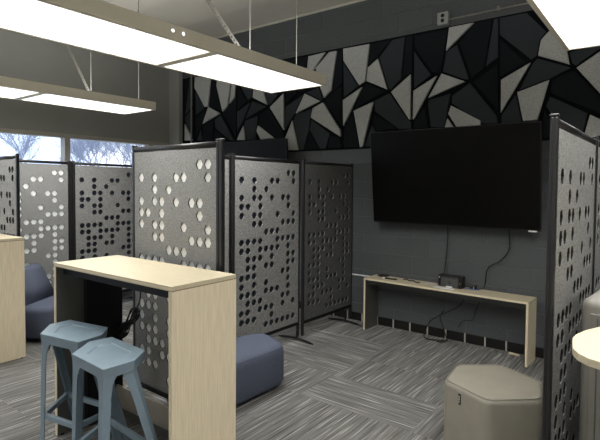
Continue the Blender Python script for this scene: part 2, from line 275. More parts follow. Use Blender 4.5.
# ------------------------------------------------------------------ acoustic mural
tag(B().box(-3.51, 2.35, -.010, -.001, 2.0, 3.195, .001).done('backing_board', 'board'), 'long dark felt backing board high on the back wall behind the angular tiles', 'wall panel')
TILES = [
 ('L', 'light grey wedge felt tile just right of the thin vertical conduit', [(-3.196, 3.18), (-2.819, 3.18), (-2.849, 3.076), (-2.897, 2.717), (-2.974, 2.716), (-3.205, 3.025)]),
 ('L', 'light grey five-sided felt tile, second from conduit, tapering to a blunt foot', [(-2.686, 3.18), (-2.374, 3.18), (-2.425, 2.949), (-2.484, 2.68), (-2.583, 2.616), (-2.711, 2.994)]),
 ('L', 'narrow light grey felt sliver beside the second light wedge from conduit', [(-2.38, 3.157), (-2.315, 3.148), (-2.331, 2.796), (-2.441, 2.712), (-2.4, 2.946)]),
 ('L', 'small light grey arrowhead felt tile pointing right, nearest the conduit', [(-2.89, 2.716), (-2.637, 2.596), (-3.02, 2.471)]),
 ('L', 'small upright light grey felt tile above the small hidden television', [(-2.159, 2.394), (-2.122, 2.186), (-2.29, 2.194)]),
 ('L', 'light grey slanted felt tile resting just above the hidden television, right part', [(-1.879, 2.375), (-1.578, 2.184), (-1.824, 2.178), (-1.904, 2.296)]),
 ('L', 'light grey felt tile tucked directly under the middle lamp end', [(-1.836, 2.99), (-1.714, 2.633), (-1.978, 2.752), (-1.963, 2.91)]),
 ('L', 'tall light grey triangle pointing left, right of the lamp end tile', [(-1.427, 2.753), (-1.417, 2.278), (-1.664, 2.595)]),
 ('L', 'light grey triangle pointing right, below the corner of the middle lamp', [(-1.074, 2.716), (-0.829, 2.597), (-1.224, 2.475)]),
 ('L', 'large light grey five-sided tile slanting down right, centre of the mural', [(-0.79, 2.579), (-0.53, 2.225), (-0.529, 2.15), (-0.977, 2.409), (-0.946, 2.521)]),
 ('L', 'upright light grey spike tile beside the hidden television corner', [(-1.274, 2.399), (-1.172, 2.015), (-1.382, 2.019), (-1.392, 2.174)]),
 ('L', 'small light grey tile at top edge, directly above middle lamp tip', [(-1.02, 3.163), (-0.759, 3.175), (-0.952, 2.977), (-1.05, 2.927)]),
 ('L', 'tall light grey tile partly behind the middle lamp tip', [(-0.703, 3.166), (-0.596, 3.165), (-0.67, 2.708), (-0.773, 2.627), (-0.831, 2.756), (-0.907, 3.002)]),
 ('L', 'largest light grey tile on the top edge, wide above and narrow below', [(-0.504, 3.174), (-0.144, 3.17), (-0.194, 2.761), (-0.274, 2.722), (-0.497, 3.035)]),
 ('L', 'light grey four-sided tile with peak, right of the largest top tile', [(-0.031, 2.99), (0.093, 2.633), (-0.178, 2.759), (-0.158, 2.91)]),
 ('L', 'light grey triangle below the largest top tile, slanting up right', [(-0.499, 2.575), (-0.235, 2.7), (-0.487, 2.272)]),
 ('L', 'long light grey dagger tile pointing down beside large television top left corner', [(-0.347, 2.439), (-0.079, 2.521), (-0.22, 2.015), (-0.252, 2.015)]),
 ('L', 'light grey triangle pointing left, left half of the butterfly pair above television', [(0.373, 2.766), (0.382, 2.28), (0.362, 2.285), (0.14, 2.602)]),
 ('L', 'light grey slanted triangle, right half of the butterfly pair above television', [(0.406, 2.586), (0.673, 2.713), (0.42, 2.282), (0.406, 2.283)]),
 ('L', 'light grey triangle pointing right, just right of the butterfly pair', [(0.722, 2.729), (0.974, 2.616), (0.577, 2.491)]),
 ('L', 'light grey wedge meeting the top edge of the large television, mid', [(0.829, 2.394), (1.136, 2.218), (1.129, 2.16), (0.887, 2.176), (0.8, 2.311)]),
 ('L', 'small light grey sliver half hidden behind television, under the mid wedge', [(0.792, 2.268), (0.87, 2.16), (0.765, 2.167)]),
 ('L', 'light grey triangle hanging from the top edge beside the outlet box', [(0.792, 3.18), (1.048, 3.18), (0.764, 2.948)]),
 ('L', 'light grey tile partly covered by the right-hand lamp', [(1.665, 2.906), (1.735, 2.977), (1.812, 2.948), (1.885, 2.772), (1.909, 2.65), (1.643, 2.767)]),
 ('L', 'light grey triangle slanting up right, above television near its right end', [(1.318, 2.591), (1.585, 2.718), (1.325, 2.277)]),
 ('L', 'light grey four-sided tile above the television top right corner', [(1.468, 2.458), (1.746, 2.539), (1.654, 2.185), (1.528, 2.185)]),
 ('L', 'large light grey tile cut by the right edge of the picture, below lamp', [(1.959, 2.616), (2.179, 2.756), (2.33, 2.572), (2.293, 2.183)]),
 ('L', 'light grey tile behind the top rail of the right-hand divider', [(2.077, 2.203), (2.221, 2.12), (2.226, 2.015), (2.032, 2.015)]),
 ('K', 'black strip tile between the two tallest light tiles on the top edge', [(-0.589, 3.168), (-0.511, 3.172), (-0.506, 2.775), (-0.652, 2.679)]),
 ('M', 'charcoal triangle under the left flank of the largest top tile', [(-0.502, 3.022), (-0.285, 2.718), (-0.491, 2.603)]),
 ('K', 'large black triangle left of the butterfly, centre of the mural', [(-0.777, 2.592), (-0.714, 2.637), (-0.517, 2.768), (-0.511, 2.267)]),
 ('K', 'black triangle at top edge right of the largest light tile', [(-0.135, 3.172), (0.137, 3.169), (-0.154, 2.922)]),
 ('M', 'charcoal tile at top edge right of the black triangle', [(0.142, 3.169), (0.302, 3.177), (0.258, 2.729), (0.132, 2.625), (0.101, 2.645), (-0.019, 3.0)]),
 ('K', 'narrow black strip tile at top edge left of the centre seam', [(0.31, 3.177), (0.392, 3.175), (0.392, 2.786), (0.271, 2.728)]),
 ('K', 'black triangle between dagger tile and peaked tile, pointing right', [(-0.178, 2.738), (0.087, 2.617), (-0.342, 2.458), (-0.239, 2.681)]),
 ('M', 'large charcoal tile left below the butterfly pair', [(0.119, 2.595), (0.357, 2.285), (0.392, 2.259), (0.393, 2.178), (0.241, 2.187), (-0.062, 2.406), (-0.075, 2.53)]),
 ('K', 'black tile touching the television top left corner', [(-0.061, 2.381), (0.237, 2.197), (-0.036, 2.181), (-0.1, 2.308)]),
 ('M', 'charcoal sliver between dagger tile and television corner', [(-0.098, 2.27), (-0.044, 2.183), (-0.106, 2.015), (-0.199, 2.015)]),
 ('K', 'tall black tile left of the dagger tile', [(-0.358, 2.436), (-0.266, 2.015), (-0.479, 2.015), (-0.482, 2.252)]),
 ('K', 'black tile at bottom edge below the large slanting centre tile', [(-0.678, 2.189), (-0.533, 2.131), (-0.512, 2.015), (-0.717, 2.021)]),
 ('M', 'charcoal four-sided tile under the large slanting centre tile', [(-0.971, 2.394), (-0.683, 2.193), (-0.744, 2.015), (-0.835, 2.015), (-0.996, 2.253)]),
 ('K', 'black triangle at bottom edge, centre left', [(-1.002, 2.238), (-0.853, 2.015), (-1.075, 2.015)]),
 ('M', 'tall charcoal tile between spike tile and centre tile', [(-1.224, 2.466), (-0.973, 2.517), (-1.002, 2.264), (-1.089, 2.015), (-1.158, 2.017), (-1.26, 2.392)]),
 ('M', 'charcoal triangle between the two lamp-side light triangles', [(-1.396, 2.578), (-1.088, 2.713), (-1.232, 2.482), (-1.402, 2.271)]),
 ('K', 'small black tile directly beneath the lamp corner', [(-1.4, 3.011), (-1.197, 2.729), (-1.393, 2.607)]),
 ('M', 'charcoal triangle above the light triangle under the lamp corner', [(-1.069, 2.726), (-0.857, 2.767), (-0.795, 2.6), (-0.829, 2.607)]),
 ('K', 'large black tile above the hidden television right corner', [(-1.69, 2.592), (-1.863, 2.511), (-1.87, 2.384), (-1.552, 2.174), (-1.408, 2.161), (-1.431, 2.265)]),
 ('M', 'upright charcoal tile above the hidden television, centre', [(-2.134, 2.457), (-1.876, 2.509), (-1.932, 2.172), (-2.095, 2.179), (-2.147, 2.396)]),
 ('M', 'charcoal triangle under the lamp end tile, pointing right', [(-1.994, 2.71), (-1.716, 2.61), (-2.128, 2.477)]),
 ('M', 'slim charcoal tile left of the charcoal triangle under the lamp', [(-2.025, 2.702), (-2.155, 2.471), (-2.289, 2.295), (-2.291, 2.589)]),
 ('K', 'black tile hanging below the lamp, left of the lamp end tile', [(-2.288, 2.995), (-2.09, 2.722), (-2.285, 2.616)]),
 ('M', 'small charcoal tile just left of the lamp end tile', [(-2.3, 3.174), (-1.952, 3.17), (-1.999, 2.765), (-2.079, 2.728), (-2.298, 3.035)]),
 ('K', 'black tile right of the small arrowhead, reaching down to the television', [(-2.308, 2.782), (-2.305, 2.233), (-2.596, 2.598), (-2.456, 2.699)]),
 ('M', 'charcoal tile rising from hidden television top left', [(-2.617, 2.578), (-2.346, 2.191), (-2.436, 2.196), (-2.739, 2.387), (-2.763, 2.51)]),
 ('K', 'low black triangle on the hidden television, left', [(-2.745, 2.367), (-2.469, 2.197), (-2.795, 2.213)]),
 ('K', 'black tile below the small arrowhead', [(-2.78, 2.511), (-2.806, 2.214), (-3.026, 2.224), (-3.021, 2.44)]),
 ('K', 'black wedge between the two light wedges nearest the conduit', [(-2.823, 3.18), (-2.725, 3.14), (-2.703, 2.994), (-2.611, 2.623), (-2.878, 2.715)]),
 ('M', 'charcoal triangle right of the conduit, middle height', [(-3.189, 2.975), (-2.976, 2.717), (-3.19, 2.601)]),
 ('K', 'black tile right of the conduit, below middle', [(-3.19, 2.579), (-2.938, 2.684), (-3.039, 2.459), (-3.19, 2.256)]),
 ('M', 'low charcoal triangle at foot of the conduit', [(-3.071, 2.406), (-3.039, 2.225), (-3.157, 2.23)]),
 ('K', 'black sliver in the corner, left of the conduit', [(-3.441, 3.18), (-3.352, 3.18), (-3.437, 2.743)]),
 ('M', 'charcoal tile left of the conduit, upper', [(-3.338, 3.18), (-3.253, 3.18), (-3.253, 2.757), (-3.435, 2.643)]),
 ('M', 'charcoal tile left of the conduit, lower', [(-3.253, 2.726), (-3.253, 2.274), (-3.438, 2.536), (-3.438, 2.613)]),
 ('L', 'light grey triangle in the corner at the foot of the pilaster', [(-3.438, 2.506), (-3.258, 2.237), (-3.438, 2.245)]),
 ('K', 'black tile at top edge below and left of the outlet box', [(0.404, 3.171), (0.784, 3.168), (0.747, 2.934), (0.712, 2.739), (0.616, 2.747), (0.409, 3.039)]),
 ('M', 'charcoal triangle above the right butterfly wing', [(0.405, 3.011), (0.608, 2.729), (0.412, 2.607)]),
 ('M', 'charcoal tile below the outlet box triangle', [(0.764, 2.939), (0.878, 3.0), (1.011, 2.636), (0.968, 2.632), (0.73, 2.742)]),
 ('K', 'large black tile at top edge right of the outlet box triangle', [(1.057, 3.18), (1.229, 3.177), (1.158, 2.724), (1.028, 2.634), (0.899, 3.007)]),
 ('M', 'slim charcoal tile at top edge left of the right-hand seam', [(1.236, 3.179), (1.281, 3.179), (1.29, 2.81), (1.166, 2.728)]),
 ('M', 'large charcoal tile at top edge left of right-hand lamp', [(1.289, 3.18), (1.539, 3.18), (1.715, 2.97), (1.658, 2.912), (1.636, 2.767), (1.585, 2.738), (1.294, 3.016)]),
 ('K', 'black triangle left of the large charcoal tile by the lamp', [(1.295, 2.997), (1.546, 2.717), (1.304, 2.615)]),
 ('K', 'black tile right of the right-pointing light triangle, over the television', [(1.291, 2.753), (1.042, 2.603), (1.301, 2.293)]),
 ('M', 'large charcoal tile above television, right of centre', [(0.834, 2.493), (1.019, 2.601), (1.287, 2.256), (1.304, 2.174), (1.142, 2.185), (0.831, 2.413)]),
 ('M', 'charcoal tile on television edge, below the right-pointing triangle', [(0.571, 2.422), (0.582, 2.477), (0.822, 2.519), (0.789, 2.321), (0.769, 2.175), (0.609, 2.185)]),
 ('K', 'black tile on television edge, below the right butterfly wing', [(0.54, 2.414), (0.588, 2.182), (0.424, 2.181), (0.418, 2.261)]),
 ('M', 'charcoal tile between right lamp tile and black slab', [(1.598, 2.709), (1.64, 2.75), (1.906, 2.635), (1.923, 2.617), (1.759, 2.549), (1.481, 2.472)]),
 ('M', 'charcoal tile on television edge, left of the last light tile', [(1.327, 2.253), (1.459, 2.447), (1.522, 2.159), (1.329, 2.163)]),
 ('K', 'largest black slab tile, above the right-hand divider', [(1.945, 2.602), (2.224, 2.262), (2.227, 2.161), (1.764, 2.412), (1.753, 2.438), (1.771, 2.536)]),
 ('M', 'charcoal tile behind the right-hand divider post top', [(1.754, 2.394), (2.061, 2.218), (2.032, 2.064), (1.893, 2.055), (1.81, 2.157), (1.719, 2.307)]),
 ('K', 'black tile between television corner and right-hand divider', [(1.707, 2.277), (1.802, 2.14), (1.789, 2.015), (1.68, 2.015)]),
 ('M', 'charcoal tile right of the lamp end, under the ceiling light', [(1.898, 2.762), (2.224, 2.811), (1.958, 2.632), (1.922, 2.659)]),
 ('K', 'black tile at top edge behind the middle lamp, left', [(-1.94, 3.172), (-1.668, 3.169), (-1.959, 2.922)]),
 ('M', 'charcoal tile at top edge behind the middle lamp, middle', [(-1.663, 3.169), (-1.503, 3.177), (-1.547, 2.729), (-1.673, 2.625), (-1.704, 2.645), (-1.824, 3.0)]),
 ('K', 'narrow black strip tile behind the middle lamp', [(-1.495, 3.177), (-1.413, 3.175), (-1.413, 2.786), (-1.534, 2.728)]),
 ('K', 'black tile at top edge behind the middle lamp tip', [(-1.401, 3.171), (-1.03, 3.168), (-1.06, 2.934), (-1.095, 2.739), (-1.189, 2.747), (-1.396, 3.039)]),
]
def inset(q, d):
    n = len(q); A = sum(q[i][0]*q[(i+1) % n][1]-q[(i+1) % n][0]*q[i][1] for i in range(n)); sg = 1 if A > 0 else -1; out = []
    for i in range(n):
        p0, p1, p2 = Vector(q[i-1]), Vector(q[i]), Vector(q[(i+1) % n])
        e1 = (p1-p0).normalized(); e2 = (p2-p1).normalized()
        n1 = Vector((-e1.y, e1.x))*sg; n2 = Vector((-e2.y, e2.x))*sg
        bis = n1+n2
        if bis.length < 1e-4: out.append(p1+n1*d); continue
        bis.normalize(); k = d/max(bis.dot(n1), .35); out.append(p1+bis*k)
    return out
GN = {'L': 'light grey tiles of the wall mural', 'K': 'black tiles of the wall mural', 'M': 'charcoal tiles of the wall mural'}
for s_, lab, q in TILES:
    q = inset(q, .002 if s_ == 'L' else .004)
    th = {'L': .034, 'M': .0255, 'K': .0245}[s_]
    t = bmesh.new(); A = [t.verts.new((p.x, -.0095, p.y)) for p in q]; cx = sum((p for p in q), Vector((0, 0)))/len(q)
    qi = inset([tuple(p) for p in q], .0035)
    Bv = [t.verts.new((p.x, -th+.003, p.y)) for p in q]; Cv = [t.verts.new((p.x, -th, p.y)) for p in qi]; m_ = len(q)
    for i in range(m_):
        j = (i+1) % m_; t.faces.new((A[i], A[j], Bv[j], Bv[i])); t.faces.new((Bv[i], Bv[j], Cv[j], Cv[i]))
    t.faces.new(A); t.faces.new(Cv)
    bmesh.ops.recalc_face_normals(t, faces=t.faces[:])
    tag(B().merge(t).done('felt_tile', {'L': 'tl', 'K': 'tk', 'M': 'tm'}[s_]), lab, 'wall tile', GN[s_])

# ------------------------------------------------------------------ perforated dividers
ROWS = ['89', '12569'.replace('1', '0', 1), '24', '023578', '0138', '02369', '23789', '456', '01236789', '0134568', '123589', '124589', '01278', '0248', '0124568', '12378', '0134579', '0125', '456789']
PT = .0778
def hole_panel(y0t):
    """felt sheet in the local XZ plane, x 0..11 pitches, holes from ROWS; y0t = half thickness"""
    t = bmesh.new(); W_ = 11*PT; Zt = 1.688; z_hi, z_lo = 1.782, .19; R_ = .0335
    xs = [0, PT/2] + [PT/2+PT*(i+1) for i in range(10)] + [W_]
    zs = [z_hi] + [Zt+.0393-.0786*k for k in range(20)] + [z_lo]
    holes = {(r, int(c)) for r, row in enumerate(ROWS) for c in row}
    def q(*p): t.faces.new([t.verts.new(v) for v in p])
    for sgn in (-1, 1):
        Y = sgn*y0t
        for i in range(len(zs)-1):
            za, zb = zs[i], zs[i+1]
            for j in range(len(xs)-1):
                xa, xb = xs[j], xs[j+1]; r, c_ = i-1, j-1
                if (r, c_) in holes and 0 <= c_ <= 9:
                    cx, cz = (xa+xb)/2, (za+zb)/2
                    h = [(cx+R_*math.cos(PI/3*k), Y, cz+R_*math.sin(PI/3*k)) for k in range(6)]
                    TL, TR, BL, BR = (xa, Y, za), (xb, Y, za), (xa, Y, zb), (xb, Y, zb); MR, ML = (xb, Y, cz), (xa, Y, cz)
                    q(TL, TR, h[1], h[2]); q(BL, BR, h[5], h[4]); q(TR, MR, h[0], h[1]); q(MR, BR, h[5], h[0]); q(TL, ML, h[3], h[2]); q(ML, BL, h[4], h[3])
                    if sgn > 0:
                        for k in range(6):
                            a_, b_ = h[k], h[(k+1) % 6]
                            for u0, u1, mi in ((Y, Y-.0022, 0), (Y-.0022, -Y+.0022, 1), (-Y+.0022, -Y, 0)):
                                q((a_[0], u0, a_[2]), (b_[0], u0, b_[2]), (b_[0], u1, b_[2]), (a_[0], u1, a_[2])); t.faces.ensure_lookup_table(); t.faces[-1].material_index = mi
                else: q((xa, Y, za), (xb, Y, za), (xb, Y, zb), (xa, Y, zb))
    for xa in (0, W_): q((xa, -y0t, z_lo), (xa, y0t, z_lo), (xa, y0t, z_hi), (xa, -y0t, z_hi))
    for za in (z_lo, z_hi): q((0, -y0t, za), (W_, -y0t, za), (W_, y0t, za), (0, y0t, za))
    bmesh.ops.remove_doubles(t, verts=t.verts[:], dist=.0002); bmesh.ops.recalc_face_normals(t, faces=t.faces[:])
    return t
W_ = 11*PT
def make_divider(felt, insert, hole_wall='hole_wall'):
    root = empty('perforated_divider')
    t = hole_panel(.0095 if insert == 'ins_w' else .0135); me = bpy.data.meshes.new('felt_panel'); t.to_mesh(me); t.free(); me.materials.append(M[felt]); me.materials.append(M[hole_wall])
    fp = bpy.data.objects.new('felt_panel', me); C.objects.link(fp); fp.parent = root
    B().box(.004, W_-.004, -.0025, .0025, .194, 1.778).done('backing_sheet', insert, root)
    for sx in (-.0135, W_+.0135):
        b = B(); b.box(sx-.013, sx+.013, -.014, -.001, .035, 1.822, .006); b.box(sx-.013, sx+.013, .001, .014, .035, 1.822, .006); b.box(sx-.010, sx+.010, -.006, .006, .035, 1.82); b.box(sx-.0135, sx+.0135, -.016, .016, 1.822, 1.832, .004)
        p = b.done('post', 'post', root)
    B().tube([(0, 0, 1.803), (W_, 0, 1.803)], .0165, 12).done('rail', 'post', root)
    B().box(0, W_, -.014, .014, .155, .188, .004).done('rail', 'black', root)
    return root
def end_post(root, sx):
    b = B(); b.box(sx-.013, sx+.013, -.014, .014, .035, 1.822, .006); b.box(sx-.0135, sx+.0135, -.016, .016, 1.822, 1.832, .004); b.done('end_post', 'post', root)
def foot(root, x):
    b = B(); b.tube(spline([(x, -.225, .008), (x, -.12, .022), (x, 0, .028), (x, .12, .022), (x, .225, .008)], 5), [.006]*2+[.011]*17+[.006]*2, 8)
    b.box(x-.008, x+.008, -.03, -.014, .02, .10, .003); b.box(x-.012, x+.012, -.03, .03, .02, .04, .004)
    b.done('foot', 'black', root)
protos = {}
def divider(key, p0, ang, label, felt='felt', insert='ins_d', feet=(W_,), ends=(), hole_wall='hole_wall'):
    k = (felt, insert, hole_wall)
    if k not in protos: protos[k] = d = make_divider(felt, insert, hole_wall)
    else:
        d = copy_tree(protos[k]); d.scale = (1, 1, 1)
        for ch in list(d.children):
            if ch.name.startswith(('foot', 'end_post')): bpy.data.objects.remove(ch)
    for f in feet: foot(d, f)
    for e_ in ends: end_post(d, e_)
    d.location = (p0[0], p0[1], 0); d.rotation_euler = (0, 0, ang)
    return tag(d, label, 'room divider', 'perforated felt room dividers')
H2 = PI/2
divider('F1', (-.353, -2.774), -.013, 'nearest grey perforated divider with white holes, behind the nearer maple bar table', insert='ins_w', feet=(), ends=(W_+.0405,))
divider('B1', (-2.985, -2.800), PI/2+.114, 'grey perforated divider with white holes below the windows, between two dark-holed ones', insert='ins_w', feet=(W_,), ends=(W_+.0405,))
dB0 = divider('B0', (-2.945, -2.800), -.020, 'steeply angled perforated divider at the left picture edge behind the far bar table', feet=())
dB0.scale = (.885, 1, 1)
divider('B2', (-3.080, -1.866), 1.622, 'grey perforated divider with dark navy holes below the window mullion', hole_wall='felt_d', feet=(W_,))
divider('A0', (-.405, -2.738), 1.575, 'perforated divider seen only as a thin slice behind the nearest one', feet=(W_,))
divider('A1', (-.372, -1.845), 1.575, 'well lit perforated divider with black holes, middle of the row behind the bar table', hole_wall='felt', feet=(W_-.02,))
divider('A2', (-.350, -.917), 1.566, 'dim dark grey perforated divider meeting the back wall beside the low bench', felt='felt_d', insert='ins_g', hole_wall='felt', feet=(W_-.12,))
divider('R1', (2.320, -2.775), 1.551, 'bright perforated divider with slit-like black holes at right, beside the beige ottoman', feet=(-.01,))
divider('R2', (2.341, -1.850), 1.551, 'perforated divider at the far right picture edge, behind the bright one', feet=(W_,))

# ------------------------------------------------------------------ pendant lamps
def make_lamp():
    root = empty('pendant_lamp'); L = 2.335; w = .305
    b = B()
    for sx in (-1, 1): b.box(sx*w-.008, sx*w+.008, -L, 0, .0, .088, .002)
    b.box(-w, w, -.012, 0, 0, .088, .002); b.box(-w, w, -L, -L+.012, 0, .088, .002); b.box(-w, -w+.07, -L, 0, .078, .09); b.box(w-.07, w, -L, 0, .078, .09); b.box(-w, w, -1.205, -1.13, .078, .09); b.box(-w, w, -.07, 0, .078, .09); b.box(-w, w, -L, -L+.07, .078, .09)
    for sx in (-1, 1): b.box(sx*(w-.011)-.008, sx*(w-.011)+.008, -L, 0, -.001, .004)
    b.box(-w, w, -1.168-.032, -1.168+.032, -.0015, .006, .001)
    b.done('housing', 'lamp', root)
    for a in (-L+.012, -1.140): B().box(-w+.018, w-.018, a, a+1.127, .006, .010).done('diffuser', 'dif', root)
    for a in (-L+.07, -1.13): B().box(-w+.07, w-.07, a, a+1.06, .080, .083).done('added_uplight', 'up', root)  # added upward glow, fills the upper room with light
    for yy in (-.012, -.57, -1.80, -2.315):
        if yy == -.98 or True: B().tube([(0, yy, .09), (0, yy, ZC-2.4-.02)], .004, 6).done('suspension_wire', 'wire', root)
    # perforated angle brace
    for yb in (-.57, -1.80):
        a = Vector((-.0, yb, .10)); c_ = Vector((-1.0, yb, ZC-2.4-.02)); d = (c_-a); Ln = d.length; d.normalize()
        hw = .019; n_ = int(Ln/.042); side = Vector((d.z, 0, -d.x)); Yv = Vector((0, -1, 0)); t = bmesh.new()
        def fc(ps): t.faces.new([t.verts.new(p) for p in ps])
        for lay in (0., .003):
            for i in range(n_):
                p0 = a+d*(i*.042)+Yv*lay; p1 = a+d*((i+1)*.042)+Yv*lay; m_ = (p0+p1)/2
                ring = [m_+d*math.cos(PI/4*k)*.0095+side*math.sin(PI/4*k)*.0095 for k in range(8)]
                A_, B_, C_, D_ = p0-side*hw, p0+side*hw, p1+side*hw, p1-side*hw
                fc([A_, B_, ring[3], ring[4], ring[5]]); fc([B_, C_, ring[1], ring[2], ring[3]]); fc([C_, D_, ring[7], ring[0], ring[1]]); fc([D_, A_, ring[5], ring[6], ring[7]])
        b = B().merge(t); t = bmesh.new(); e0, e1 = a-side*hw, a+d*(n_*.042)-side*hw
        q = [e0, e0+side*.003, e1+side*.003, e1]
        lo = [t.verts.new(p-Yv*.03) for p in q]; hi = [t.verts.new(p+Yv*.003) for p in q]
        t.faces.new(lo); t.faces.new(hi)
        for i in range(4): t.faces.new((lo[i], lo[(i+1) % 4], hi[(i+1) % 4], hi[i]))
        bmesh.ops.recalc_face_normals(t, faces=t.faces[:]); b.merge(t)
        b.box(-.02, .02, yb-.02, yb+.02, .088, .118, .003)
        b.done('brace', 'wire', root)
    for a in (-L+.012, -1.140):
        ld = bpy.data.lights.new('lamp_light', 'AREA'); ld.shape = 'RECTANGLE'; ld.size = .56; ld.size_y = 1.11; ld.energy = LAMP_W; ld.spread = math.radians(150); ld.color = (1, .99, .965)
        lo_ = bpy.data.objects.new('lamp_light', ld); C.objects.link(lo_); lo_.parent = root; lo_.location = (0, a+.564, .0035)
    return root
lamp0 = make_lamp()
spots = [(0, -1.46, 'white glowing lamp crossing the upper left of the picture, nearest and largest'), (-2.375, -1.46, 'smaller glowing lamp in front of the window wall at left'), (2.43, -1.46, 'glowing lamp cut by the top right corner of the picture')]
for i, (x, y, lab) in enumerate(spots):
    o = lamp0 if i == 0 else copy_tree(lamp0)
    o.location = (x, y, 2.4); tag(o, lab, 'ceiling lamp', 'suspended fluorescent lamps')
    if i == 0:
        for yy in (-1.435, -1.505): pass
for x, y in ((-2.375, -6.3), (0, -6.3), (2.43, -6.3), (4.85, -1.46), (4.85, -6.3)):
    o = copy_tree(lamp0); o.location = (x, y, 2.4)
    tag(o, 'suspended lamp further along the room, outside the picture', 'ceiling lamp', 'suspended lamps outside the picture')
for yy in (-1.492, -1.42):        # bright dots on the near lamp's side, painted in as glowing discs
    b = B(); t = bmesh.new(); bmesh.ops.create_cone(t, cap_ends=True, segments=12, radius1=.0085, radius2=.0085, depth=.003, matrix=Matrix.Translation((.314, yy, .05))@Matrix.Rotation(PI/2, 4, 'Y')); b.merge(t)
    b.done('glow_dot', 'dif', lamp0)

# ------------------------------------------------------------------ televisions
def make_tv(x0, label, led=True):
    root = empty('television', (x0, 0, 1.180)); w, h = 1.722, .975
    tilt = math.atan2(.101, h)
    Mx = Matrix.Translation((0, -.115, 0))@Matrix.Rotation(tilt, 4, 'X')
    B().box(0, w, -.035, .0, 0, h, .006, mtx=Mx).done('television_case', 'bezel', root)
    B().box(.008, w-.008, -.037, -.034, .016, h-.008, mtx=Mx).done('screen', 'screen', root)
    b = B(); b.box(w/2-.25, w/2+.25, -.0, .03, .3, .7, .004, mtx=Mx); b.box(w/2-.2, w/2+.2, -.15, -.001, .35, .45)
    b.done('wall_bracket', 'black', root)
    if led: 
        k = B().box(w-.105, w-.03, -.041, -.036, -.006, .008, .001, mtx=Mx).done('white_marker', 'white', root)
        k['label'] = 'small white plate at the lower right corner'
    return tag(root, label, 'television', None)
make_tv(.013, 'large black flat television tilted on the back wall above the low bench')
make_tv(-2.905, 'black television on the back wall mostly hidden behind the perforated dividers', False)

# ------------------------------------------------------------------ wall fittings
tag(B().tube([(-3.245, -.055, 2.0), (-3.245, -.055, ZC-.03)], .011, 8).done('conduit_pipe', 'wire'), 'thin pale vertical conduit near the corner, in front of the tiles', 'pipe')
r = empty('outlet_box', (.728, 0, 3.28), 0, 'small grey double outlet box high on the back wall above the tiles', 'electrical outlet')
B().box(-.058, .058, -.045, 0, -.062, .062, .004).done('box', 'pil', r)
for dz in (-.024, .026):
    t = bmesh.new(); bmesh.ops.create_cone(t, cap_ends=True, segments=16, radius1=.019, radius2=.019, depth=.004, matrix=Matrix.Translation((0, -.047, dz))@Matrix.Rotation(PI/2, 4, 'X')); B().merge(t).done('socket', 'black', r)
b = B(); b.tube([(.787, -.02, 3.262), (3.2, -.02, 3.262)], .009, 8)
for x in (1.28, 2.3): b.box(x-.012, x+.012, -.032, 0, 3.248, 3.29, .002)
tag(b.done('conduit_pipe', 'wire'), 'pale horizontal conduit running right from the outlet box to the lamp', 'pipe')
tag(B().box(-.36, -.035, -.018, 0, .528, .542, .003).done('cable_raceway', 'white'), 'short white cable raceway on the wall left of the low bench', 'cable raceway')

# ------------------------------------------------------------------ low bench at the wall
r = empty('console_bench', (0, 0, 0), 0, 'low wide maple bench with dark inside standing under the television', 'bench')
ang = -.034; Mx = Matrix.Translation((-.025, -.275, 0))@Matrix.Rotation(ang, 4, 'Z'); L = 1.715; dp = .26
b = B(); b.box(0, L, 0, dp, .552, .572, .0015, mtx=Mx, mi=0); b.box(.001, L-.001, -.001, .004, .5535, .5705, mtx=Mx, mi=1); b.done('bench_top', ['wood_top', 'edge'], r)
B().box(.02, L-.02, .004, dp-.004, .545, .552, mtx=Mx).done('underside', 'inner', r)
for x0, x1, xi, xj in ((0, .012, .012, .02), (L-.012, L, L-.02, L-.012)):
    b = B(); b.box(x0, x1, .002, dp, 0, .552, .001, mtx=Mx); b.box(min(x0, xi), max(x1, xj), -.001, .003, .003, .552, mtx=Mx, mi=1); b.box(xi, xj, .003, dp, 0, .552, mtx=Mx, mi=2)
    b.done('side_panel', ['wood', 'edge', 'inner'], r)
B().box(.02, L-.02, .06, .075, .50, .552, mtx=Mx).done('apron', 'inner', r)
def flat(name, pts, z, h, m, lab, cat, bev=.001):
    return tag(B().prism(pts, z, z+h, bev).done(name, m), lab, cat)
ZB = .5725
# black box with grey face plate
r = empty('speaker_box', (.912, -.145, ZB), -.08, 'small black box with rounded grey face plate standing on the bench', 'speaker')
B().box(-.130, .130, -.03, .05, 0, .120, .014, seg=3).done('case', 'bezel', r)
b = B(); b.box(-.095, .097, -.036, -.028, .006, .100, .012, seg=3); b.done('face_plate', 'boxg', r)
b = B(); b.box(-.012, -.004, -.0375, -.035, .040, .056); b.box(.002, .014, -.0375, -.035, .040, .044); b.box(.002, .006, -.0375, -.035, .040, .056); b.box(.010, .014, -.0375, -.035, .040, .058); b.done('printed_mark', 'black', r)
B().box(-.035, .03, -.040, -.036, .001, .014).done('sticker', 'paper', r)
B().box(.1, .108, -.0315, -.029, .045, .058).done('indicator', 'orange', r); B().box(-.117, -.107, -.0315, -.029, .085, .096).done('sticker', 'paper', r)
flat('paper_sheet', [(.765, -.262), (.985, -.272), (.975, -.215), (.78, -.195)], ZB, .0015, 'paper', 'white paper strip lying in front of the black box', 'paper', 0)
flat('pink_card', [(.64, -.115), (.74, -.085), (.735, -.045), (.65, -.07)], ZB, .0015, 'pink', 'small pink card on the bench left of the black box', 'card', 0)
flat('blue_card', [(.63, -.145), (.745, -.125), (.74, -.09), (.64, -.118)], ZB, .0015, 'cyan', 'small pale blue card next to the pink card on the bench', 'card', 0)
r = empty('plug_adapter', (1.105, -.12, ZB), .3, 'small cluster of black plug adapter and wires right of the black box', 'adapter')
